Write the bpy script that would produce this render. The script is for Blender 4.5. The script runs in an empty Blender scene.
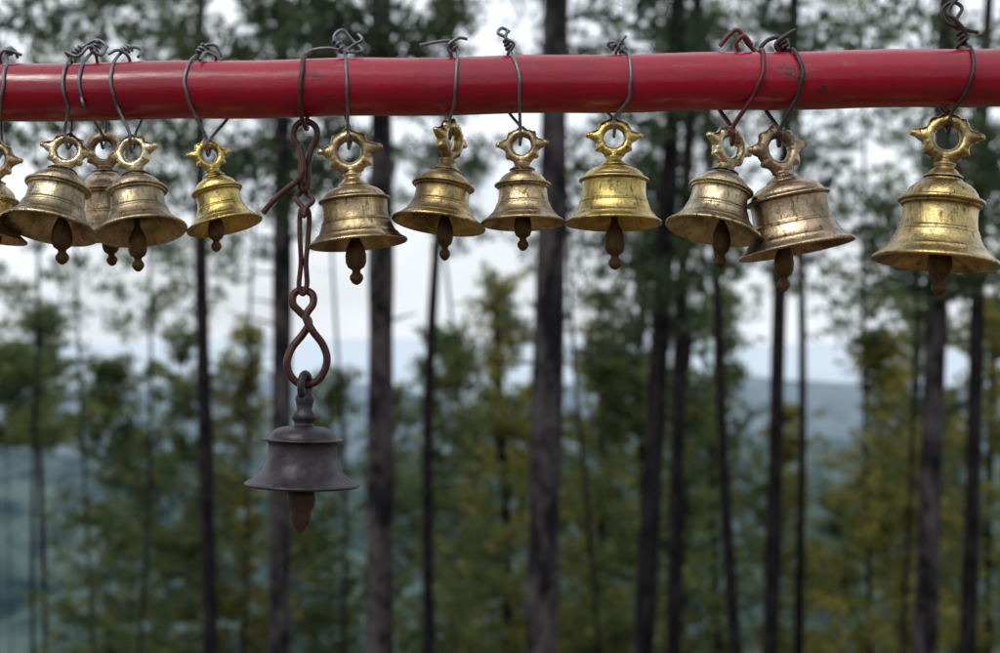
import bpy, math, random
import numpy as np
from mathutils import Vector, Matrix, noise

FP = 50.0/36.0*1000.0
EYE = 1.6
D0 = 1.11
scene = bpy.context.scene

def W(px, py, d=D0):
    return Vector(((px-500.0)/FP*d, d, EYE+(326.5-py)/FP*d))
S = D0/FP   # metres per pixel at the bells

# ------------------------------------------------------------------ materials
def newmat(name):
    m = bpy.data.materials.new(name); m.use_nodes = True
    nt = m.node_tree; b = nt.nodes["Principled BSDF"]
    return m, nt, b
def N(nt, t, **kw):
    n = nt.nodes.new(t)
    for k, v in kw.items(): setattr(n, k, v)
    return n
def tex_noise(nt, scale, detail=4, rough=0.55, coord='Object', stretch=None, off=None):
    tc = N(nt, 'ShaderNodeTexCoord'); src = tc.outputs[coord]
    if stretch or off:
        mp = N(nt, 'ShaderNodeMapping'); mp.inputs['Scale'].default_value = stretch or (1, 1, 1)
        mp.inputs['Location'].default_value = off or (0, 0, 0)
        nt.links.new(src, mp.inputs[0]); src = mp.outputs[0]
    n = N(nt, 'ShaderNodeTexNoise'); n.inputs['Scale'].default_value = scale
    n.inputs['Detail'].default_value = detail; n.inputs['Roughness'].default_value = rough
    nt.links.new(src, n.inputs['Vector'])
    return n.outputs['Fac']
def ramp(nt, fac, stops):
    r = N(nt, 'ShaderNodeValToRGB'); e = r.color_ramp.elements
    while len(e) < len(stops): e.new(0.5)
    for el, (p, c) in zip(e, stops):
        el.position = p; el.color = (c[0], c[1], c[2], 1) if not isinstance(c, float) else (c, c, c, 1)
    nt.links.new(fac, r.inputs[0]); return r.outputs[0]
def mixc(nt, fac, a, b, mode='MIX'):
    m = N(nt, 'ShaderNodeMix', data_type='RGBA', blend_type=mode)
    for s, v in ((m.inputs[0], fac), (m.inputs[6], a), (m.inputs[7], b)):
        if hasattr(v, 'is_output'): nt.links.new(v, s)
        elif isinstance(v, tuple): s.default_value = (v[0], v[1], v[2], 1)
        else: s.default_value = v
    return m.outputs[2]
def bump(nt, b, h, strength, dist):
    bp = N(nt, 'ShaderNodeBump'); bp.inputs['Strength'].default_value = strength
    bp.inputs['Distance'].default_value = dist
    nt.links.new(h, bp.inputs['Height']); nt.links.new(bp.outputs[0], b.inputs['Normal'])
    return bp

def brass(name, col, dark, r0=0.22, r1=0.5, tarn=0.5, seed=0.0):
    m, nt, b = newmat(name)
    b.inputs['Metallic'].default_value = 1.0
    of = (seed*3.1, seed*1.7, seed)
    n1 = tex_noise(nt, 34, 9, 0.72, off=of)
    n2 = tex_noise(nt, 17, 7, 0.66, stretch=(1.0, 1, 0.6), off=of)
    n3 = tex_noise(nt, 230, 5, 0.75, stretch=(1, 1, 0.35))
    f1 = ramp(nt, n1, [(0.36, 0.0), (0.62, 1.0)])
    c = mixc(nt, f1, col, tuple(x*0.55 for x in col))
    f2 = ramp(nt, n2, [(0.60-0.22*tarn, 0.0), (0.74-0.18*tarn, 0.92)])
    c = mixc(nt, f2, c, dark)
    sp = ramp(nt, n3, [(0.54, 0.0), (0.66, 0.85)])
    c = mixc(nt, sp, c, tuple(x*0.40 for x in dark))
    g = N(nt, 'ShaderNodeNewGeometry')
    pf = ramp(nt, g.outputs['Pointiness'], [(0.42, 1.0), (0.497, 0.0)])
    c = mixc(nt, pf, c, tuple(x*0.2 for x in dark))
    nt.links.new(c, b.inputs['Base Color'])
    ad = N(nt, 'ShaderNodeMath', operation='ADD'); nt.links.new(n1, ad.inputs[0]); nt.links.new(f2, ad.inputs[1])
    rr = N(nt, 'ShaderNodeMapRange'); rr.inputs[3].default_value = r0; rr.inputs[4].default_value = r1
    rr.inputs[1].default_value = 0.35; rr.inputs[2].default_value = 1.4
    nt.links.new(ad.outputs[0], rr.inputs[0]); nt.links.new(rr.outputs[0], b.inputs['Roughness'])
    add = N(nt, 'ShaderNodeMath', operation='MULTIPLY_ADD')
    nt.links.new(n3, add.inputs[0]); add.inputs[1].default_value = 0.35; nt.links.new(n1, add.inputs[2])
    bump(nt, b, add.outputs[0], 0.5, 0.0028)
    return m
BR = {
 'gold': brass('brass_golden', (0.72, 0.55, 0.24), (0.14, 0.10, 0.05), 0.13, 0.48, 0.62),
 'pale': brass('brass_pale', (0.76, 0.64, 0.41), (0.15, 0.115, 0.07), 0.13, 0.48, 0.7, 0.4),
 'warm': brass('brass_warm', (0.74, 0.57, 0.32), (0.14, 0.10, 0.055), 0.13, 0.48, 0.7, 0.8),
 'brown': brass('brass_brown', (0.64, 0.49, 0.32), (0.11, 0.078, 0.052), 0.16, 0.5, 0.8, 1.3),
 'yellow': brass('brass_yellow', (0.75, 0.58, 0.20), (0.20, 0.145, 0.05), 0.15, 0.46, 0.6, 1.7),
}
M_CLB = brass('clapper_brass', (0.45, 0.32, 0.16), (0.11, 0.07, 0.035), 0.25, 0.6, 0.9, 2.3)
def simple(name, c1, c2, metal, r, scale, bs=0.4, bd=0.001):
    m, nt, b = newmat(name)
    n = tex_noise(nt, scale, 7, 0.65)
    f = ramp(nt, n, [(0.35, 0.0), (0.65, 1.0)])
    nt.links.new(mixc(nt, f, c1, c2), b.inputs['Base Color'])
    b.inputs['Metallic'].default_value = metal; b.inputs['Roughness'].default_value = r
    bump(nt, b, n, bs, bd)
    return m
M_IRON = simple('dark_iron', (0.016, 0.014, 0.018), (0.052, 0.045, 0.052), 0.5, 0.45, 90, 0.6, 0.0015)
M_CHAIN = simple('rusty_iron', (0.034, 0.014, 0.014), (0.095, 0.038, 0.030), 0.4, 0.5, 160)
M_CLAP = simple('rusty_clapper', (0.04, 0.022, 0.017), (0.085, 0.045, 0.03), 0.4, 0.6, 150)
M_WIRE = simple('galvanised_wire', (0.20, 0.21, 0.23), (0.10, 0.105, 0.12), 0.7, 0.42, 120)
M_WIRED = simple('dark_wire', (0.030, 0.024, 0.028), (0.07, 0.05, 0.05), 0.5, 0.5, 120)
M_WIRER = simple('red_rusty_wire', (0.14, 0.016, 0.022), (0.06, 0.025, 0.022), 0.3, 0.5, 120)

def pipe_mat():
    m, nt, b = newmat('red_gloss_paint')
    n1 = tex_noise(nt, 6, 6, 0.65)
    c = mixc(nt, ramp(nt, n1, [(0.35, 0.0), (0.7, 1.0)]), (0.31, 0.0022, 0.022), (0.20, 0.002, 0.015))
    n2 = tex_noise(nt, 75, 10, 0.82, stretch=(0.45, 1, 1.2))
    chip = ramp(nt, n2, [(0.565, 0.0), (0.585, 1.0)])
    n2b = tex_noise(nt, 9, 3, 0.6, off=(0.13, 0, 0.3))
    gate = ramp(nt, n2b, [(0.50, 0.0), (0.60, 0.85)])
    ch = N(nt, 'ShaderNodeMath', operation='MULTIPLY'); nt.links.new(chip, ch.inputs[0]); nt.links.new(gate, ch.inputs[1])
    c = mixc(nt, ch.outputs[0], c, (0.055, 0.012, 0.016))
    n3 = tex_noise(nt, 160, 6, 0.7, stretch=(0.2, 1, 1))
    c = mixc(nt, ramp(nt, n3, [(0.54, 0.0), (0.64, 0.55)]), c, (0.14, 0.008, 0.018))
    nt.links.new(c, b.inputs['Base Color'])
    r = N(nt, 'ShaderNodeMapRange'); r.inputs[3].default_value = 0.12; r.inputs[4].default_value = 0.38
    r.inputs[1].default_value = 0.3; r.inputs[2].default_value = 0.75
    nt.links.new(n3, r.inputs[0]); nt.links.new(r.outputs[0], b.inputs['Roughness'])
    sub = N(nt, 'ShaderNodeMath', operation='MULTIPLY_ADD')
    nt.links.new(ch.outputs[0], sub.inputs[0]); sub.inputs[1].default_value = -0.5; nt.links.new(n3, sub.inputs[2])
    bump(nt, b, sub.outputs[0], 0.35, 0.0009)
    return m
M_PIPE = pipe_mat()

def bark_mat(name, a, bcol):
    m, nt, b = newmat(name)
    n = tex_noise(nt, 5, 5, 0.75, stretch=(1, 1, 0.4))
    nt.links.new(mixc(nt, ramp(nt, n, [(0.44, 0.0), (0.58, 1.0)]), a, bcol), b.inputs['Base Color'])
    b.inputs['Roughness'].default_value = 0.95; b.inputs['Specular IOR Level'].default_value = 0.15
    bump(nt, b, n, 1.0, 0.08)
    return m
M_BARK = bark_mat('pine_bark', (0.006, 0.0055, 0.007), (0.058, 0.054, 0.057))
M_BARKD = bark_mat('dark_pine_bark', (0.004, 0.004, 0.005), (0.020, 0.018, 0.019))
def needle_mat(name, a, bcol, tr=0.45):
    m = bpy.data.materials.new(name); m.use_nodes = True; nt = m.node_tree; nt.nodes.clear()
    out = N(nt, 'ShaderNodeOutputMaterial')
    n = tex_noise(nt, 1.3, 3, 0.75)
    c = mixc(nt, ramp(nt, n, [(0.40, 0.0), (0.62, 1.0)]), a, bcol)
    d = N(nt, 'ShaderNodeBsdfDiffuse'); t = N(nt, 'ShaderNodeBsdfTranslucent'); mx = N(nt, 'ShaderNodeMixShader')
    mx.inputs[0].default_value = tr
    nt.links.new(c, d.inputs[0]); nt.links.new(c, t.inputs[0])
    nt.links.new(d.outputs[0], mx.inputs[1]); nt.links.new(t.outputs[0], mx.inputs[2]); nt.links.new(mx.outputs[0], out.inputs[0])
    return m
M_ND = needle_mat('pine_needles_dark', (0.036, 0.056, 0.036), (0.090, 0.110, 0.055))
M_NM = needle_mat('pine_needles_green', (0.065, 0.110, 0.058), (0.20, 0.22, 0.078))
M_NY = needle_mat('pine_needles_yellow', (0.11, 0.145, 0.050), (0.37, 0.33, 0.090))

# ------------------------------------------------------------------ mesh helpers
def catmull(pts, closed=False, n=8):
    P = [Vector(p) for p in pts]; out = []
    L = len(P); segs = L if closed else L-1
    for i in range(segs):
        if closed: a, b, c, d = P[(i-1) % L], P[i], P[(i+1) % L], P[(i+2) % L]
        else: a, b, c, d = P[max(i-1, 0)], P[i], P[i+1], P[min(i+2, L-1)]
        for k in range(n):
            t = k/n
            out.append(0.5*((2*b)+(c-a)*t+(2*a-5*b+4*c-d)*t*t+(3*b-a-3*c+d)*t**3))
    if not closed: out.append(P[-1])
    return out
def tube(pts, rad, seg=10, closed=False):
    P = [Vector(p) for p in pts]; L = len(P)
    R = rad if hasattr(rad, '__len__') else [rad]*L
    V = []; F = []
    T = []
    for i in range(L):
        a = P[(i-1) % L] if (closed or i > 0) else P[i]
        b = P[(i+1) % L] if (closed or i < L-1) else P[i]
        t = (b-a); T.append(t.normalized() if t.length > 1e-12 else Vector((0, 0, 1)))
    u = T[0].orthogonal().normalized(); U = []
    for i in range(L):
        u = (u - T[i]*u.dot(T[i])); u.normalize(); U.append(u.copy())
    for i in range(L):
        v = T[i].cross(U[i])
        ang0 = 0.0
        if closed:
            uu = U[-1]-T[0]*U[-1].dot(T[0]); uu.normalize()
            tw = math.atan2(T[0].cross(U[0]).dot(uu), U[0].dot(uu)); ang0 = -tw*i/L
        for k in range(seg):
            a = 2*math.pi*k/seg+ang0
            V.append(P[i]+(U[i]*math.cos(a)+v*math.sin(a))*R[i])
    n = L if closed else L-1
    for i in range(n):
        j = (i+1) % L
        for k in range(seg):
            F.append((i*seg+k, i*seg+(k+1) % seg, j*seg+(k+1) % seg, j*seg+k))
    if not closed:
        F.append(tuple(range(seg))[::-1]); F.append(tuple((L-1)*seg+k for k in range(seg)))
    return V, F
def lathe(prof, seg=64, M=None):
    V = []; F = []; n = len(prof)
    for r, z in prof:
        for k in range(seg):
            a = 2*math.pi*k/seg; V.append(Vector((r*math.cos(a), r*math.sin(a), z)))
    for i in range(n-1):
        for k in range(seg):
            F.append((i*seg+k, (i+1)*seg+k, (i+1)*seg+(k+1) % seg, i*seg+(k+1) % seg))
    if M is not None: V = [M @ v for v in V]
    return V, F
def join(*parts):
    V = []; F = []
    for v, f in parts:
        o = len(V); V += list(v); F += [tuple(i+o for i in ff) for ff in f]
    return V, F
def mkobj(name, VF, mat, parent=None, smooth=True):
    me = bpy.data.meshes.new(name); me.from_pydata([tuple(v) for v in VF[0]], [], VF[1])
    me.materials.append(mat)
    if smooth: me.polygons.foreach_set('use_smooth', [True]*len(me.polygons))
    me.update()
    o = bpy.data.objects.new(name, me); scene.collection.objects.link(o)
    if parent: o.parent = parent
    return o
def empty(name, loc=(0, 0, 0)):
    e = bpy.data.objects.new(name, None); e.empty_display_size = 0.05; e.location = loc
    scene.collection.objects.link(e); return e
def xform(VF, M): return [M @ Vector(v) for v in VF[0]], VF[1]
def ball(c, r, sx=1, sy=1, sz=1, seg=16):
    pr = [(max(1e-5, r*math.sin(math.pi*i/10)), r*math.cos(math.pi*i/10)) for i in range(11)]
    V, F = lathe(pr, seg)
    return [Vector((v.x*sx, v.y*sy, v.z*sz))+Vector(c) for v in V], F

# ------------------------------------------------------------------ bells
PROF = [(0.16, 1.02), (0.24, 1.0), (0.29, 0.985), (0.31, 0.965), (0.315, 0.95), (0.36, 0.935), (0.43, 0.905), (0.50, 0.86), (0.545, 0.81), (0.57, 0.765),
        (0.575, 0.745), (0.60, 0.742), (0.655, 0.738), (0.668, 0.73), (0.672, 0.715), (0.668, 0.70), (0.655, 0.692), (0.625, 0.688), (0.62, 0.680),
        (0.62, 0.668), (0.612, 0.660), (0.585, 0.655), (0.575, 0.64), (0.572, 0.60), (0.575, 0.545), (0.585, 0.48), (0.60, 0.42), (0.612, 0.385),
        (0.626, 0.382), (0.632, 0.370), (0.628, 0.358), (0.636, 0.345), (0.648, 0.342), (0.652, 0.33), (0.655, 0.315), (0.685, 0.27), (0.73, 0.215),
        (0.79, 0.165), (0.80, 0.162), (0.805, 0.15), (0.855, 0.115), (0.92, 0.08), (0.975, 0.052), (0.995, 0.040), (1.0, 0.028), (0.998, 0.01), (0.985, 0.0),
        (0.955, 0.002), (0.93, 0.018), (0.84, 0.07), (0.72, 0.15), (0.62, 0.27), (0.56, 0.42), (0.53, 0.6), (0.50, 0.74), (0.40, 0.86), (0.2, 0.93), (0.001, 0.94)]
PROF2 = [(0.16, 1.03), (0.26, 1.0), (0.31, 0.99), (0.33, 0.97), (0.40, 0.955), (0.50, 0.92), (0.58, 0.87), (0.625, 0.82), (0.65, 0.775), (0.70, 0.77), (0.725, 0.76), (0.73, 0.745), (0.72, 0.73),
        (0.69, 0.722), (0.67, 0.715), (0.665, 0.70), (0.66, 0.60), (0.665, 0.50), (0.68, 0.42), (0.69, 0.385), (0.71, 0.38), (0.712, 0.365), (0.70, 0.355), (0.715, 0.34), (0.722, 0.325),
        (0.74, 0.28), (0.77, 0.22), (0.815, 0.165), (0.84, 0.16), (0.845, 0.145), (0.89, 0.105), (0.94, 0.07), (0.985, 0.05), (1.0, 0.035), (1.0, 0.015), (0.985, 0.0),
        (0.955, 0.002), (0.90, 0.04), (0.80, 0.12), (0.70, 0.25), (0.63, 0.42), (0.61, 0.6), (0.57, 0.76), (0.45, 0.87), (0.2, 0.94), (0.001, 0.95)]

def bumpf(a, a0, w):
    d = (a-a0+math.pi) % (2*math.pi)-math.pi
    return max(0.0, 1-abs(d)/w)
def crown_ring(rr, neck, R, rs):
    """flat cast ring with leaf-shaped ears, and the moulded stem that carries it"""
    parts = []; V = []; F = []; n = 96
    for k in range(n):
        a = 2*math.pi*k/n
        ro = 1.26
        for a0, h, w in ((0.10, 0.52, 0.38), (math.pi-0.10, 0.52, 0.38), (0.80, 0.13, 0.26), (math.pi-0.80, 0.13, 0.26), (math.pi/2, 0.24, 0.34),
                         (-0.62, 0.20, 0.28), (math.pi+0.62, 0.20, 0.28), (-math.pi/2, 0.35, 0.75)):
            t = bumpf(a, a0, w); ro += h*(t*t*(3-2*t))
        ro *= 1+0.03*rs.uniform(-1, 1)
        ri = 0.65+0.02*rs.uniform(-1, 1)
        th = 0.38
        tho = 0.16+0.10*(ro < 1.3)
        prof = [(ri, 0.10), (ri+0.07, 0.25), (ri+0.22, th), (ri+0.36, th*0.98), (ro-0.08, tho+0.05), (ro, tho*0.5), (ro, -tho*0.5), (ro-0.08, -tho-0.05), (ri+0.36, -th*0.98), (ri+0.22, -th), (ri+0.07, -0.25), (ri, -0.10)]
        sec = len(prof)
        for r, y in prof: V.append(Vector((rr*r*math.cos(a), rr*y, rr*r*math.sin(a))))
    for k in range(n):
        j = (k+1) % n
        for q in range(sec):
            F.append((k*sec+q, j*sec+q, j*sec+(q+1) % sec, k*sec+(q+1) % sec))
    parts.append((V, F))
    for a in (0.10, math.pi-0.10):
        parts.append(ball((rr*1.70*math.cos(a), 0, rr*1.70*math.sin(a)), rr*0.23, 1.1, 0.9, 0.9))
    zt = -rr*1.0
    zb = -neck
    h = zt-zb
    pr = [(0.001, zt+0.1*rr), (rr*0.42, zt), (rr*0.34, zt-h*0.12), (rr*0.36, zt-h*0.22), (rr*0.56, zt-h*0.34), (rr*0.58, zt-h*0.42), (rr*0.42, zt-h*0.52), (R*0.21, zt-h*0.68),
          (R*0.24, zt-h*0.82), (R*0.30, zt-h*0.94), (R*0.31, zb-h*0.02)]
    parts.append(lathe(pr, 32))
    return join(*parts)

def clapper(p0, p1, R, big=1.0):
    d = (p1-p0); L = d.length
    q = Vector((0, 0, -1)).rotation_difference(d.normalized()).to_matrix().to_4x4()
    M = Matrix.Translation(p0) @ q
    b = R*big
    pr = [(0.001, 0), (b*0.06, 0), (b*0.07, -L+b*0.98), (b*0.13, -L+b*0.88), (b*0.19, -L+b*0.74), (b*0.215, -L+b*0.60), (b*0.21, -L+b*0.46), (b*0.17, -L+b*0.36),
          (b*0.085, -L+b*0.30), (b*0.085, -L+b*0.25), (b*0.135, -L+b*0.19), (b*0.14, -L+b*0.12), (b*0.09, -L+b*0.04), (0.001, -L)]
    V, F = lathe(pr, 24)
    V = [M @ Vector((v.x, v.y*0.72, v.z)) for v in V]
    return V, F

rs = random.Random(11)
def wobble(VF, amp):
    """hand-cast irregularity"""
    o = rs.uniform(0, 50)
    out = []
    for v in VF[0]:
        n = noise.noise(Vector((v.x*28+o, v.y*28, v.z*28)))
        rxy = Vector((v.x, v.y, 0))
        out.append(v+(rxy.normalized() if rxy.length > 1e-6 else rxy)*n*amp)
    return out, VF[1]
def make_bell(name, ring, rr, rim, R, neck, clap, pitch=6, yaw=0, dy=0.0, prof=PROF, mat='gold', clapbig=1.0, bodymat=None, clapmat=None):
    d = D0+dy; s = d/FP
    o = W(ring[0], ring[1], d)
    m = W(rim[0], rim[1], d)
    vec = m-o; Ltot = vec.length/math.cos(math.radians(pitch))
    a = Vector((vec.x, -vec.length*math.tan(math.radians(pitch)), vec.z)).normalized()
    Z = -a; X = Vector((1, 0, 0)); X = (X-Z*X.dot(Z)).normalized(); Y = Z.cross(X)
    M = Matrix((X, Y, Z)).transposed().to_4x4() @ Matrix.Rotation(math.radians(yaw), 4, 'Z')
    e = empty(name); e.matrix_world = Matrix.Translation(o) @ M
    rr *= s; R *= s; neck *= s
    H = Ltot-neck
    bm = bodymat or BR[mat]
    pr = [(r*R, -Ltot+z*H) for r, z in prof]
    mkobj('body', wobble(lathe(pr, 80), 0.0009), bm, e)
    mkobj('crown_ring', crown_ring(rr, neck, R, rs), bm, e)
    inv = (Matrix.Translation(o) @ M).inverted()
    p0 = Vector((0, 0, -neck-H*0.12))
    cw = W(clap[0], clap[1]-2, d) + Vector((0, a.y*R*0.6, 0))
    mkobj('clapper', clapper(p0, inv @ cw, R, clapbig), clapmat or M_CLB, e)
    return e, inv

PR = 28.8*S    # pipe radius
def pipe_c(px): return 93.0-16.0*px/1000.0
def wire(e, inv, ringtop, front, tail, back=None, mat=M_WIRE, r=1.65, dy=0.0, name='wire', tail2=None, coil=True):
    def Q(px, ang, k=1.0):
        c = W(px, pipe_c(px), D0)
        rr = PR*k+r*S*1.05
        return c+Vector((0, -rr*math.cos(math.radians(ang)), rr*math.sin(math.radians(ang))))
    x0, y0 = ringtop
    R0 = W(x0, y0, D0+dy)
    pts = []
    xb = back if back else front[0]
    pts += [R0+Vector((0.0005, 0.006, -0.006)), R0+Vector((0.001, 0.006, 0.004)), Q(xb, 225), Q(xb, 180), Q((xb+front[2])/2, 125)]
    if tail2: pts += [W(x, y, D0+dd) for x, y, dd in tail2]
    V1 = tube(catmull(pts, n=8), r*S, 8)
    f = [R0+Vector((0.0005, 0.006, -0.006)), R0+Vector((0, -0.0005, -0.010)), R0+Vector((0, -0.007, -0.003)), R0+Vector((0, -0.008, 0.004)), Q(front[0], -42), Q((front[0]+front[1])/2, -18), Q(front[1], 5), Q((front[1]+front[2])/2, 35), Q(front[2], 65), ]
    f += [W(x, y, D0+dd) for x, y, dd in tail]
    V2 = tube(catmull(f, n=8), r*S, 8)
    parts = [V1, V2]
    if coil:   # the twisted wrap where the tails are wound round each other above the tube
        ex, ey, ed = tail[0]
        c0 = W(ex, ey, D0+ed)
        h = []
        tx, ty, td = tail[1]
        ax = (W(tx, ty, D0+td)-c0); L = ax.length; ax.normalize()
        u = ax.orthogonal().normalized(); v = ax.cross(u)
        for k in range(40):
            t = k/39; an = t*2*math.pi*2.6
            h.append(c0+ax*(L*(0.05+0.8*t))+(u*math.cos(an)+v*math.sin(an))*(r*S*2.0))
        parts.append(tube(h, r*S*0.9, 7))
    mkobj(name, xform(join(*parts), inv), mat, e)

def bell(*a, **k): return make_bell('brass_bell', *a, **k)
# A  (partly out of frame on the left)
e, i = bell((-4, 160), 14, (-14, 238), 43, 22, (-6, 262), pitch=6, mat='warm')
wire(e, i, (-2, 146), (8, 14, 12), [(6, 52, 0.0), (14, 50, 0.004), (18, 58, 0.008)], back=-6, tail2=[(0, 60, 0.0), (5, 50, -.004), (22, 55, 0.0)])
# C behind
e, i = bell((104, 150), 14, (109, 238), 40, 22, (113, 268), pitch=4, dy=0.055, mat='brown')
wire(e, i, (103, 136), (92, 88, 88), [(92, 52, 0.0), (100, 42, 0.004), (108, 48, 0.008)], back=100, dy=0.055, tail2=[(96, 55, 0), (92, 46, -.004), (84, 50, -.006)])
# B
e, i = bell((67, 151), 14, (57, 231), 48, 22, (65, 267), pitch=17, yaw=12, mat='pale')
wire(e, i, (68, 136), (75, 72, 72), [(74, 54, -0.002), (84, 46, 0.0), (97, 40, 0.002), (106, 46, 0.0), (101, 55, -0.006), (93, 50, -0.008)], back=66, dy=0.0, tail2=[(70, 58, 0), (66, 52, -.004), (78, 56, -.008), (88, 46, -0.006)])
# D
e, i = bell((133, 153), 14, (147, 234), 45, 24, (140, 274), pitch=14, yaw=-10, mat='pale', dy=-0.01)
wire(e, i, (132, 139), (124, 119, 118), [(122, 52, 0.0), (132, 47, 0.003), (142, 50, 0.004), (138, 57, -.002)], back=138, dy=-0.01, tail2=[(128, 56, 0), (118, 50, -.004), (108, 54, -.006)])
# E
e, i = bell((209, 155), 12, (227, 227), 38, 23, (217, 254), pitch=7, yaw=25, mat='yellow')
wire(e, i, (208, 143), (196, 191, 194), [(198, 54, 0.0), (206, 45, 0.002), (216, 46, 0.005), (222, 56, 0.006)], back=226, tail2=[(216, 57, 0), (206, 52, -.004), (200, 60, -.016)])
# F
e, i = bell((350, 152), 17, (359, 245), 49, 34, (357, 287), pitch=4, prof=PROF2, mat='warm')
wire(e, i, (349, 136), (350, 350, 347), [(344, 52, -.004), (334, 38, -0.002), (342, 30, 0.0), (352, 40, 0.002), (362, 50, 0.0), (350, 52, -.004), (330, 48, -0.004), (312, 50, -.004), (302, 56, -0.01)],
     back=342, tail2=[(345, 56, 0), (352, 46, -.004), (362, 40, -.006), (358, 34, -.004)])
# G
e, i = bell((450, 140), 15, (439, 226), 47, 32, (445, 263), pitch=9, yaw=58, mat='gold')
wire(e, i, (450, 126), (455, 457, 458), [(456, 50, 0), (450, 41, 0.0), (436, 42, 0.0), (420, 45, -.002)], back=444, tail2=[(452, 56, 0), (448, 46, -.004), (458, 38, -.004), (467, 39, 0)])
# H
e, i = bell((522, 146), 14, (523, 225), 42, 24, (523, 253), pitch=6, yaw=-10, mat='warm')
wire(e, i, (520, 132), (519, 519, 512), [(510, 50, 0), (506, 38, 0.0), (498, 33, 0.0), (502, 28, 0.003), (510, 32, .004)], back=508, tail2=[(508, 54, 0), (514, 44, -.004), (506, 38, -.006), (508, 30, -.003)])
# I
e, i = bell((614, 138), 15, (613, 225), 48, 28, (615, 272), pitch=5, prof=PROF2, mat='yellow')
wire(e, i, (614, 124), (626, 628, 627), [(624, 52, 0), (614, 42, 0.0), (608, 44, 0.002), (614, 50, .004)], back=606, tail2=[(616, 52, 0), (622, 40, -.004), (626, 36, -.003)])
# J
e, i = bell((729, 147), 16, (710, 233), 48, 27, (720, 271), pitch=11, yaw=35, mat='pale')
wire(e, i, (732, 132), (748, 757, 760), [(757, 52, -.002), (748, 44, 0.0), (738, 30, 0.0), (728, 36, 0.0), (720, 46, 0.0)], back=722, mat=M_WIRER, r=2.3, tail2=[(742, 56, 0), (736, 44, -.004), (744, 36, -.005), (752, 46, -.004)], coil=False)
# K
e, i = bell((778, 150), 18, (796, 251), 58, 32, (783, 294), pitch=4, yaw=20, prof=PROF2, mat='brown', clapbig=0.85)
wire(e, i, (779, 133), (792, 796, 790), [(786, 50, -.002), (780, 38, 0.0), (768, 40, 0.0), (760, 48, 0.0)], back=768, mat=M_WIRED, r=2.2, tail2=[(780, 54, 0), (776, 44, -.004), (788, 34, -.005), (796, 30, -.004)])
# L
e, i = bell((947, 138), 19, (933, 264), 62, 40, (938, 298), pitch=4, yaw=-8, mat='gold', clapbig=0.9)
wire(e, i, (948, 120), (957, 963, 966), [(966, 44, -.002), (960, 30, 0.0), (946, 22, 0.0), (942, 10, 0.0), (952, 2, 0), (962, 8, 0), (956, 22, -.003), (968, 30, -.005), (978, 32, -.004)],
     back=944, mat=M_WIRED, r=1.9, tail2=[(958, 46, 0), (966, 34, -.004), (956, 20, -.006), (948, 12, -.004), (958, -2, -.002), (972, -10, 0)])

# dark iron bell on chain
e, i = make_bell('iron_bell', (305, 384), 7, (302, 486), 57, 42, (304, 533), pitch=1.2, mat='gold', bodymat=M_IRON, clapmat=M_CLAP, clapbig=0.01,
    prof=[(0.16, 1.02), (0.20, 1.0), (0.34, 0.985), (0.44, 0.96), (0.52, 0.91), (0.56, 0.85), (0.575, 0.80), (0.60, 0.795), (0.68, 0.79), (0.70, 0.775), (0.69, 0.755), (0.63, 0.745), (0.615, 0.735),
          (0.60, 0.70), (0.595, 0.64), (0.60, 0.55), (0.62, 0.45), (0.655, 0.34), (0.70, 0.26), (0.765, 0.19), (0.85, 0.12), (0.93, 0.08), (0.98, 0.055), (1.0, 0.04), (1.0, 0.02), (0.98, 0.0),
          (0.94, 0.005), (0.85, 0.05), (0.72, 0.15), (0.62, 0.3), (0.56, 0.5), (0.54, 0.7), (0.4, 0.88), (0.001, 0.92)])
for ch in list(e.children):
    if ch.name.split('.')[0] in ('crown_ring', 'clapper'): bpy.data.objects.remove(ch)
post = lathe([(0.001, -10*S), (8*S, -10*S), (10*S, -15*S), (8.5*S, -20*S), (8*S, -27*S), (12*S, -30*S), (12.5*S, -35*S), (9.5*S, -38*S), (10*S, -41*S), (15*S, -45*S), (22*S, -48*S)], 32)
post = ([Vector((v.x, v.y*0.8, v.z)) for v in post[0]], post[1])
eye = tube([(9.5*S*math.cos(t*math.pi/12)*0.85, 0, 12*S*math.sin(t*math.pi/12)) for t in range(24)], 4*S, 12, True)
eye = xform(eye, Matrix.Translation((0, 0, -2*S)) @ Matrix.Rotation(math.radians(68), 4, 'Z'))
mkobj('crown_post', wobble(join(post, eye), 0.0006), M_IRON, e)
cl = lathe([(0.001, -60*S), (2.5*S, -60*S), (3*S, -106*S), (13*S, -108*S), (14.5*S, -114*S), (13.5*S, -121*S), (10*S, -128*S), (10.5*S, -133*S), (9*S, -139*S), (4*S, -146*S), (0.001, -149*S)], 24)
cl = ([Vector((v.x, v.y*0.7, v.z)) for v in cl[0]], cl[1])
mkobj('clapper', cl, M_CLAP, e)

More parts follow.
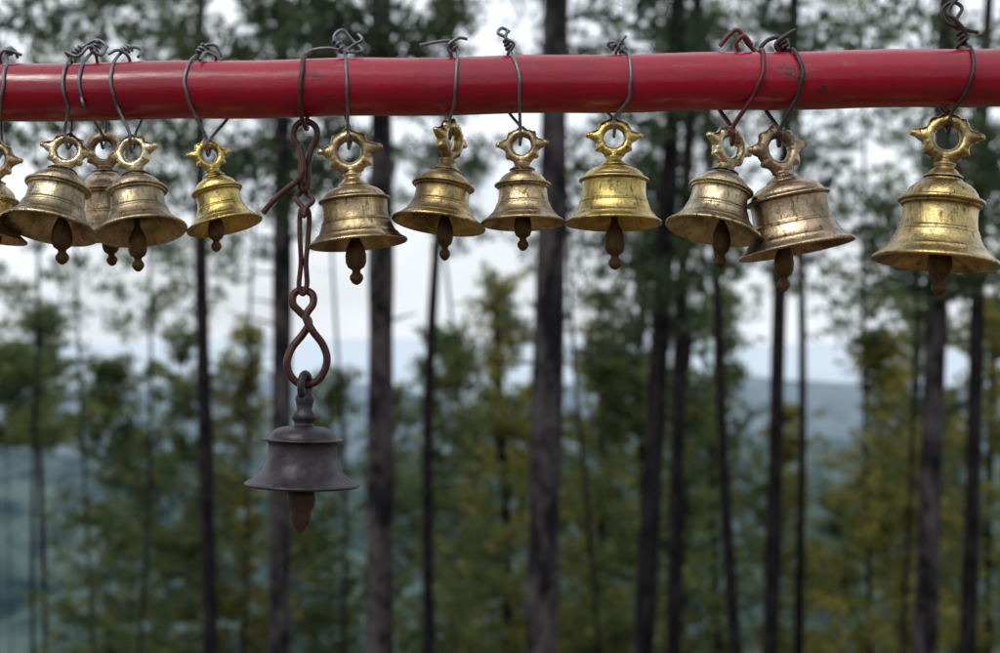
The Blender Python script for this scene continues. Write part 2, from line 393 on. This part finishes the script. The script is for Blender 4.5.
# chain
ce = empty('iron_chain')
def link(pts, r, closed=True, n=8, nm='link', mat=M_CHAIN):
    P = [W(x, y, D0+dd) for x, y, dd in pts]
    mkobj(nm, tube(catmull(P, closed, n), r*S, 10, closed), mat, ce)
pc = pipe_c(305)
loop = []
for k in range(20):
    a = 2*math.pi*k/20
    c = W(305, pc, D0); rr = PR+3*S
    zz = math.sin(a)*rr
    if zz < 0: zz *= 1.28
    loop.append(c+Vector((0.001*math.sin(3*a), -math.cos(a)*rr, zz)))
mkobj('pipe_loop', tube(catmull(loop, True, 3), 2.3*S, 8, True), M_CHAIN, ce)
link([(305, 121, 0), (315, 126, 0), (317, 137, 0), (311, 150, 0), (308, 166, 0), (308, 182, 0), (304, 190, 0), (300, 183, 0), (301, 166, 0), (300, 150, 0), (294, 138, 0), (296, 126, 0)], 3.2)
link([(300, 146, -.004), (303, 165, -.006), (300, 178, -.006), (288, 188, -.004), (274, 200, -.003), (263, 213, -.002)], 3.0, closed=False, nm='hook')
link([(304, 182, .006), (306, 192, .004), (313, 200, 0), (306, 208, -.004), (304, 216, -.006), (303, 208, -.003), (296, 198, 0), (303, 190, .004)], 2.7)
link([(304, 208, 0), (309, 214, 0), (308, 240, .001), (306, 262, 0), (307, 284, 0), (303, 294, 0), (299, 286, 0), (301, 262, 0), (300, 238, -.001), (300, 214, 0)], 2.6)
link([(302, 290, .003), (312, 294, .002), (313, 304, 0), (306, 316, -.003), (312, 330, -.003), (323, 345, 0), (327, 361, .001), (320, 378, .002), (306, 385, .003), (293, 379, .002), (287, 364, 0), (292, 348, .002),
      (303, 334, .004), (309, 322, .004), (300, 312, .003), (293, 304, .002), (294, 294, .003)], 3.9, n=8)

# ------------------------------------------------------------------ red tube railing with its posts
rail = empty('red_railing')
Lx = -600; Rx = 1600
pts = [W(x, pipe_c(x), D0) for x in np.linspace(Lx, Rx, 60)]
pts = [p+Vector((0, 0, 0.0006*math.sin(k*1.3))) for k, p in enumerate(pts)]
mkobj('pipe', tube(pts, PR, 48), M_PIPE, rail)
for x in (Lx+40, Rx-40):
    c = W(x, pipe_c(x), D0)
    mkobj('post', lathe([(0.001, 0), (PR*1.15, 0), (PR*1.15, c.z-PR*0.98+0.25)], 32, Matrix.Translation((c.x, c.y, -0.25))), M_PIPE, rail)

# ------------------------------------------------------------------ terrain
def ridge(y, c, s): return math.exp(-((y-c)/s)**2)
def HT(x, y):
    if y < 3.0: base = 0.0
    else:
        s = y-3.0
        base = -165*(1-math.exp(-s*0.385/165)) * min(1, (s/3.0) if s < 3 else 1)
    z = base + 0.05*noise.noise(Vector((x*0.5, y*0.5, 0)))*max(0.0, min(1.0, (80-y)/40))
    if y > 8: z += min(1.0, (y-8)/30)*max(0.0, min(1.0, (160-y)/60))*0.8*noise.noise(Vector((x*0.06, y*0.06, 2)))
    if y > 250:
        n1 = noise.fractal(Vector((x/260, y/400, 3.3)), 1.0, 2.0, 4)
        n2 = noise.fractal(Vector((x/500+5, y/900, 7.3)), 1.0, 2.0, 4)
        n3 = noise.fractal(Vector((x/1500+9, y/3000, 1.3)), 1.0, 2.0, 5)
        z += ridge(y, 950, 300)*(52+34*n1) + ridge(y, 2200, 500)*(78+50*n2) + ridge(y, 5200, 1100)*(95+85*n3)
    return z
rows = list(np.linspace(-60, 3, 14))+[3.5, 4, 5, 6, 7.5]+list(np.geomspace(9, 9500, 230))
rows = [-400, -200, -110]+rows
cols = np.linspace(-1, 1, 181)
V = []; F = []
for y in rows:
    w = 70+max(0, y)*1.1+(300 if y < -60 else 0)+ (0 if y > 0 else abs(y)*1.2)
    for u in cols:
        x = u*w; V.append((x, y, HT(x, y)))
nc = len(cols)
for r in range(len(rows)-1):
    for c in range(nc-1):
        F.append((r*nc+c, r*nc+c+1, (r+1)*nc+c+1, (r+1)*nc+c))
def terrain_mat():
    m, nt, b = newmat('forest_floor_and_hazed_hills')
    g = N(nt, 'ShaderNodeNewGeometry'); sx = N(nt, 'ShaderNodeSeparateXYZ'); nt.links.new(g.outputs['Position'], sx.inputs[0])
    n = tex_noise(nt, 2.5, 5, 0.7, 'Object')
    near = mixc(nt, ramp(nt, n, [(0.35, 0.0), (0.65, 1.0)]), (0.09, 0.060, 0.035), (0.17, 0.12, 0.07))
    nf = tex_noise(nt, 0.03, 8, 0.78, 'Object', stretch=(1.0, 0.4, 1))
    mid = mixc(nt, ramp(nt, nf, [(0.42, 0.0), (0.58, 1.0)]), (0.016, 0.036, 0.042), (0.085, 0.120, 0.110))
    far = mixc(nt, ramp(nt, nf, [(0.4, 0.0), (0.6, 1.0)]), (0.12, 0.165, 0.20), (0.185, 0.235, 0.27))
    haze_far = (0.48, 0.55, 0.61)
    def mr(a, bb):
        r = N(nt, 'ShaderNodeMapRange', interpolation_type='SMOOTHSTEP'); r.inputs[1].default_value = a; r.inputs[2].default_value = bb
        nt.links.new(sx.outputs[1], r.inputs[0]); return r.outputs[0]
    c = mixc(nt, mr(60, 220), near, mid); c = mixc(nt, mr(500, 2000), c, far); c = mixc(nt, mr(1700, 4400), c, haze_far)  # air haze painted into the base colour: bluer, then paler with distance
    nt.links.new(c, b.inputs['Base Color']); b.inputs['Roughness'].default_value = 1.0
    b.inputs['Specular IOR Level'].default_value = 0.0
    return m
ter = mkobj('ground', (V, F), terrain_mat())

# ------------------------------------------------------------------ pines
def tree_geo(rng, X0, Y, slope, rEye, top, c0, cR, nb, ncl, nf, zg, ysl=0.0, dead=6, tuft=0.22, rho=(0.12, 0.34)):
    ze = EYE
    kx = rng.uniform(0, 6); ka = rng.uniform(0.05, 0.2)*min(1.0, abs(Y)/45.0)**1.5
    def ax(z):
        return Vector((X0+slope*(z-ze)+ka*(math.sin(z*0.30+kx)-math.sin(ze*0.3+kx)), Y+ysl*(z-ze)+0.08*math.sin(z*0.27+Y), z))
    n = 30
    P = [ax(zg-0.3+(top-zg+0.3)*k/n) for k in range(n+1)]
    R = []
    for p in P:
        t = (p.z-ze)/(top-ze)
        r = rEye*(1-0.75*max(0, t)**1.1) if t > 0 else rEye*(1-0.25*max(t, -1.5))
        R.append(max(0.02, r*(1+rng.uniform(-.07, .07))))
    R[0] *= 1.35
    parts = [tube(P, R, 12)]
    tri = []
    for b in range(nb+dead):
        isdead = b >= nb
        if isdead: z = c0-rng.random()*(c0-zg)*0.45; t = 0
        else:
            t = rng.random()**1.15; z = c0+t*(top-c0)*0.99
        L = cR*(0.25+0.75*(1-t)**0.75)*(0.5+0.6*rng.random())*min(1, 0.55+t*3)
        if isdead: L = cR*(0.10+0.25*rng.random())
        az = rng.random()*2*math.pi
        el = 0.05+0.6*t+0.25*rng.random()
        d = Vector((math.cos(az), math.sin(az), 0))
        a0 = ax(z); q = []
        for k in range(5):
            s = k/4
            q.append(a0+d*L*s*math.cos(el*0.6)+Vector((0, 0, L*(s*math.sin(el)-(0.0 if isdead else 0.28)*math.sin(s*math.pi)*(1-t))))+Vector((rng.gauss(0, .06), rng.gauss(0, .06), rng.gauss(0, .06)))*s*L*0.6)
        br = max(0.012, rEye*0.18*(1-0.5*t))
        parts.append(tube(q, [br*(1-0.75*k/4) for k in range(5)], 5))
        if isdead: continue
        for c in range(ncl):
            s = 0.22+0.80*((c+rng.random())/ncl)
            k = min(3, int(s*4)); f = s*4-k
            sp = 0.12+0.10*L*s
            ctr = q[k].lerp(q[k+1], f)+Vector((rng.gauss(0, 1), rng.gauss(0, 1), rng.gauss(0, 0.6)))*sp
            tri.append((ctr, rng.uniform(*rho)))
    C = np.array([tuple(c) for c, _ in tri]); RR = np.array([r for _, r in tri])
    g = np.random.default_rng(rng.randint(0, 10**9))
    M = len(C)*nf
    ctr = np.repeat(C, nf, 0); rr = np.repeat(RR, nf)[:, None]
    off = g.normal(size=(M, 3)); off /= np.linalg.norm(off, axis=1)[:, None]+1e-9
    dirn = off+g.normal(size=(M, 3))*0.5+np.array([0, 0, 0.35]); dirn /= np.linalg.norm(dirn, axis=1)[:, None]
    p = ctr+off*rr*np.cbrt(g.random((M, 1)))*np.array([1, 1, 0.6])
    side = np.cross(dirn, g.normal(size=(M, 3))); side /= np.linalg.norm(side, axis=1)[:, None]+1e-9
    ln = tuft*(0.6+0.8*g.random((M, 1))); wd = ln*0.19
    A = np.stack([p-side*wd, p+side*wd, p+dirn*ln], 1).reshape(-1, 3)
    return join(*parts), A
def build_tree(name, bark, A, mb, mn):
    bv = np.array([tuple(v) for v in bark[0]]); nbv = len(bv)
    me = bpy.data.meshes.new(name)
    nt_ = len(A)//3
    verts = np.concatenate([bv, A])
    loops = []; starts = []; tot = 0
    for f in bark[1]:
        starts.append(tot); loops += f; tot += len(f)
    loops = np.concatenate([np.array(loops), np.arange(nbv, nbv+3*nt_)])
    starts = np.concatenate([np.array(starts), tot+3*np.arange(nt_)])
    me.vertices.add(len(verts)); me.vertices.foreach_set('co', verts.ravel())
    me.loops.add(len(loops)); me.loops.foreach_set('vertex_index', loops.astype(np.int32))
    me.polygons.add(len(starts)); me.polygons.foreach_set('loop_start', starts.astype(np.int32))
    mi = np.zeros(len(starts), np.int32); mi[len(bark[1]):] = 1
    me.materials.append(mb); me.materials.append(mn)
    me.polygons.foreach_set('material_index', mi)
    sm = np.zeros(len(starts), bool); sm[:len(bark[1])] = True
    me.polygons.foreach_set('use_smooth', sm)
    me.update(calc_edges=True); me.validate()
    o = bpy.data.objects.new(name, me); scene.collection.objects.link(o); return o

def pine(xb, xt, w, d, top, c0, cR, nb, ncl=7, nf=15, mb=M_BARK, mn=M_ND, seed=1, dead=6, tuft=0.22):
    rng = random.Random(seed)
    X0 = (xb-500)/FP*d; X1 = (xt-500)/FP*d
    zl = -0.235*d; zh = 0.235*d
    slope = (X1-X0)/(zh-zl); Xe = (X0+X1)/2
    zg = HT(X0, d)
    bark, A = tree_geo(rng, Xe, d, slope, w/2/FP*d, EYE+top, EYE+c0, cR, nb, ncl, nf, zg, dead=dead, tuft=tuft)
    build_tree('pine_tree', bark, A, mb, mn)

k = 100
def T(*a, **kw):
    global k
    k += 7; pine(*a, seed=k, **kw)
# large near trunks
T(279, 284, 20, 20, 10, 1.9, 3.2, 34)
T(380, 383, 26, 16.5, 12, 3.2, 2.4, 20)
T(543, 556, 31, 14, 12, 3.6, 2.6, 20)
T(646, 676, 20, 21, 13, 0.8, 3.0, 38, mb=M_BARKD)
T(668, 692, 14, 29, 14, 0.2, 3.2, 40, mb=M_BARKD)
T(764, 792, 15, 29, 14, 2.4, 2.8, 26, mb=M_BARKD)
T(928, 947, 22, 20, 12, 0.8, 3.0, 38)
T(963, 990, 15, 28, 13, 1.2, 3.0, 36, mb=M_BARKD)
T(206, 200, 14, 30, 13, 1.6, 3.2, 36, mb=M_BARKD)
T(421, 442, 11, 38, 14, 3.4, 3.2, 26, mb=M_BARKD)
T(738, 698, 11, 36, 15, 1.6, 3.2, 30, mb=M_BARKD)
T(803, 802, 8, 46, 14, 1.4, 3.2, 32, mb=M_BARKD)
T(637, 645, 7, 46, 14, -1.0, 3.6, 50, mb=M_BARKD)
# additional tall crowns farther back
for (xb, dd, tp, c0, n, w) in ((40, 36, 11, 0.2, 50, 3.5), (140, 44, 12, 0.0, 52, 3), (-60, 30, 12, 0.5, 46, 10), (238, 52, 15, 1.0, 44, 3), (340, 48, 13, 2.8, 36, 3), (590, 42, 13, -0.8, 46, 4),
                           (868, 44, 13, -0.6, 54, 4), (900, 38, 13, -0.2, 46, 4), (1030, 32, 13, 0.2, 40, 9), (470, 52, 14, 3.4, 36, 3), (712, 50, 14, -0.6, 48, 4), (90, 22, 8, 2.6, 26, 2.5)):
    T(xb, xb+random.Random(xb).uniform(-38, 38), w, dd, tp, c0, 3.6, n, mn=M_ND if xb % 4 else M_NM, mb=M_BARKD)
# younger, lighter trees whose crowns stand below the skyline
for (xb, xt, w, dd, tp, c0, cR, n, mn) in (
    (497, 497, 8, 50, 1.6, -13, 3.2, 120, M_NY), (184, 183, 6, 52, -0.2, -13, 3.2, 106, M_NM), (118, 108, 4, 48, -1.2, -12, 3.4, 96, M_NM),
    (244, 250, 4, 54, -0.2, -13, 3.0, 104, M_NY), (598, 604, 6, 54, 1.2, -13, 3.2, 104, M_NY), (614, 622, 6, 46, -0.2, -11, 2.9, 84, M_NM),
    (448, 444, 4, 44, -0.2, -11, 3.0, 94, M_NM), (676, 700, 8, 42, 0.4, -10, 2.8, 80, M_NM), (716, 716, 4, 56, 1.2, -13, 3.5, 104, M_NM),
    (882, 890, 5, 44, -0.4, -11, 2.9, 110, M_NY), (915, 925, 4, 52, 1.4, -13, 3.2, 106, M_NM), (996, 990, 5, 48, 0.8, -12, 3.2, 104, M_NY),
    (788, 792, 4, 56, -3.5, -14, 3.0, 90, M_NY), (335, 328, 4, 58, -2.0, -14, 3.2, 94, M_NM), (400, 398, 4, 60, -2.5, -15, 3.4, 104, M_NM),
    (540, 542, 4, 62, -3.0, -15, 3.6, 104, M_NM), (44, 38, 4, 60, 0.2, -5, 3.2, 70, M_NM), (835, 828, 4, 60, -7.5, -15, 3.0, 80, M_NM), (6, 12, 4, 44, -0.8, -3.6, 2.4, 44, M_NM),
    (650, 650, 4, 60, -1.5, -15, 3.6, 100, M_NM), (150, 150, 4, 62, -5, -15, 3.4, 90, M_ND), (1060, 1060, 7, 40, 1, -10, 3.0, 70, M_NM),
    (470, 470, 4, 66, -5, -17, 3.6, 90, M_ND), (580, 580, 4, 66, -4, -17, 3.6, 90, M_ND), (950, 950, 4, 64, -3, -16, 3.6, 90, M_ND), (290, 290, 4, 66, -6, -17, 3.4, 90, M_ND)):
    T(xb, xt, w, dd, tp, c0, cR, n, mn=mn, ncl=6, nf=17, dead=3, mb=M_BARKD, tuft=0.25)
# unseen pines added on the ridge behind the viewer, darkening reflections in bells and pipe
for (x, y, h, cr) in ((-7, -9, 12, 3), (4, -12, 14, 3.4), (12, -8, 12, 3), (-14, -3, 12, 3), (-2, -15, 15, 3.5), (16, 2, 12, 3), (-11, -14, 14, 3), (8, -6.5, 10, 2.6)):
    rng = random.Random(int(x*31+y))
    bark, A = tree_geo(rng, x, y, 0.0, 0.16, h, 2.4, cr, 46, 6, 14, 0.0, rho=(0.2, 0.45), tuft=0.38)
    build_tree('pine_tree', bark, A, M_BARK, M_ND)

# ------------------------------------------------------------------ light
EL, AZ = 48, 215
w = bpy.data.worlds.new("World"); scene.world = w; w.use_nodes = True
nt = w.node_tree; bg = nt.nodes['Background']
sky = N(nt, 'ShaderNodeTexSky', sky_type='NISHITA'); sky.sun_disc = False
sky.sun_elevation = math.radians(EL); sky.sun_rotation = math.radians(AZ)
sky.air_density = 1.0; sky.dust_density = 2.5; sky.ozone_density = 1.0
tc = N(nt, 'ShaderNodeTexCoord'); mp = N(nt, 'ShaderNodeMapping'); mp.inputs['Scale'].default_value = (1, 1, 2.6)
nt.links.new(tc.outputs['Generated'], mp.inputs[0])
cn = N(nt, 'ShaderNodeTexNoise'); cn.inputs['Scale'].default_value = 2.2; cn.inputs['Detail'].default_value = 3
nt.links.new(mp.outputs[0], cn.inputs['Vector'])
cf = ramp(nt, cn.outputs['Fac'], [(0.36, 0.6), (0.60, 1.0)])
c = mixc(nt, cf, sky.outputs[0], (9.8, 10.3, 11.0))
nt.links.new(c, bg.inputs[0]); bg.inputs[1].default_value = 0.12
sd = bpy.data.lights.new('sun', 'SUN'); sd.energy = 1.5; sd.angle = math.radians(12); sd.color = (1, 0.95, 0.87)
so = bpy.data.objects.new('sun', sd); scene.collection.objects.link(so)
a = math.radians(AZ); el = math.radians(EL)
dirv = Vector((math.sin(a)*math.cos(el), math.cos(a)*math.cos(el), math.sin(el)))
so.rotation_euler = dirv.to_track_quat('Z', 'Y').to_euler()

# ------------------------------------------------------------------ camera
cd = bpy.data.cameras.new('camera'); cam = bpy.data.objects.new('camera', cd); scene.collection.objects.link(cam)
cam.location = (0, 0, EYE); cam.rotation_euler = (math.radians(90), 0, 0)
cd.lens = 50; cd.sensor_width = 36; cd.clip_start = 0.05; cd.clip_end = 20000
cd.dof.use_dof = True; cd.dof.focus_distance = D0-0.012; cd.dof.aperture_fstop = 6.3
scene.camera = cam
scene.view_settings.view_transform = 'Standard'; scene.view_settings.look = 'None'; scene.view_settings.exposure = 0
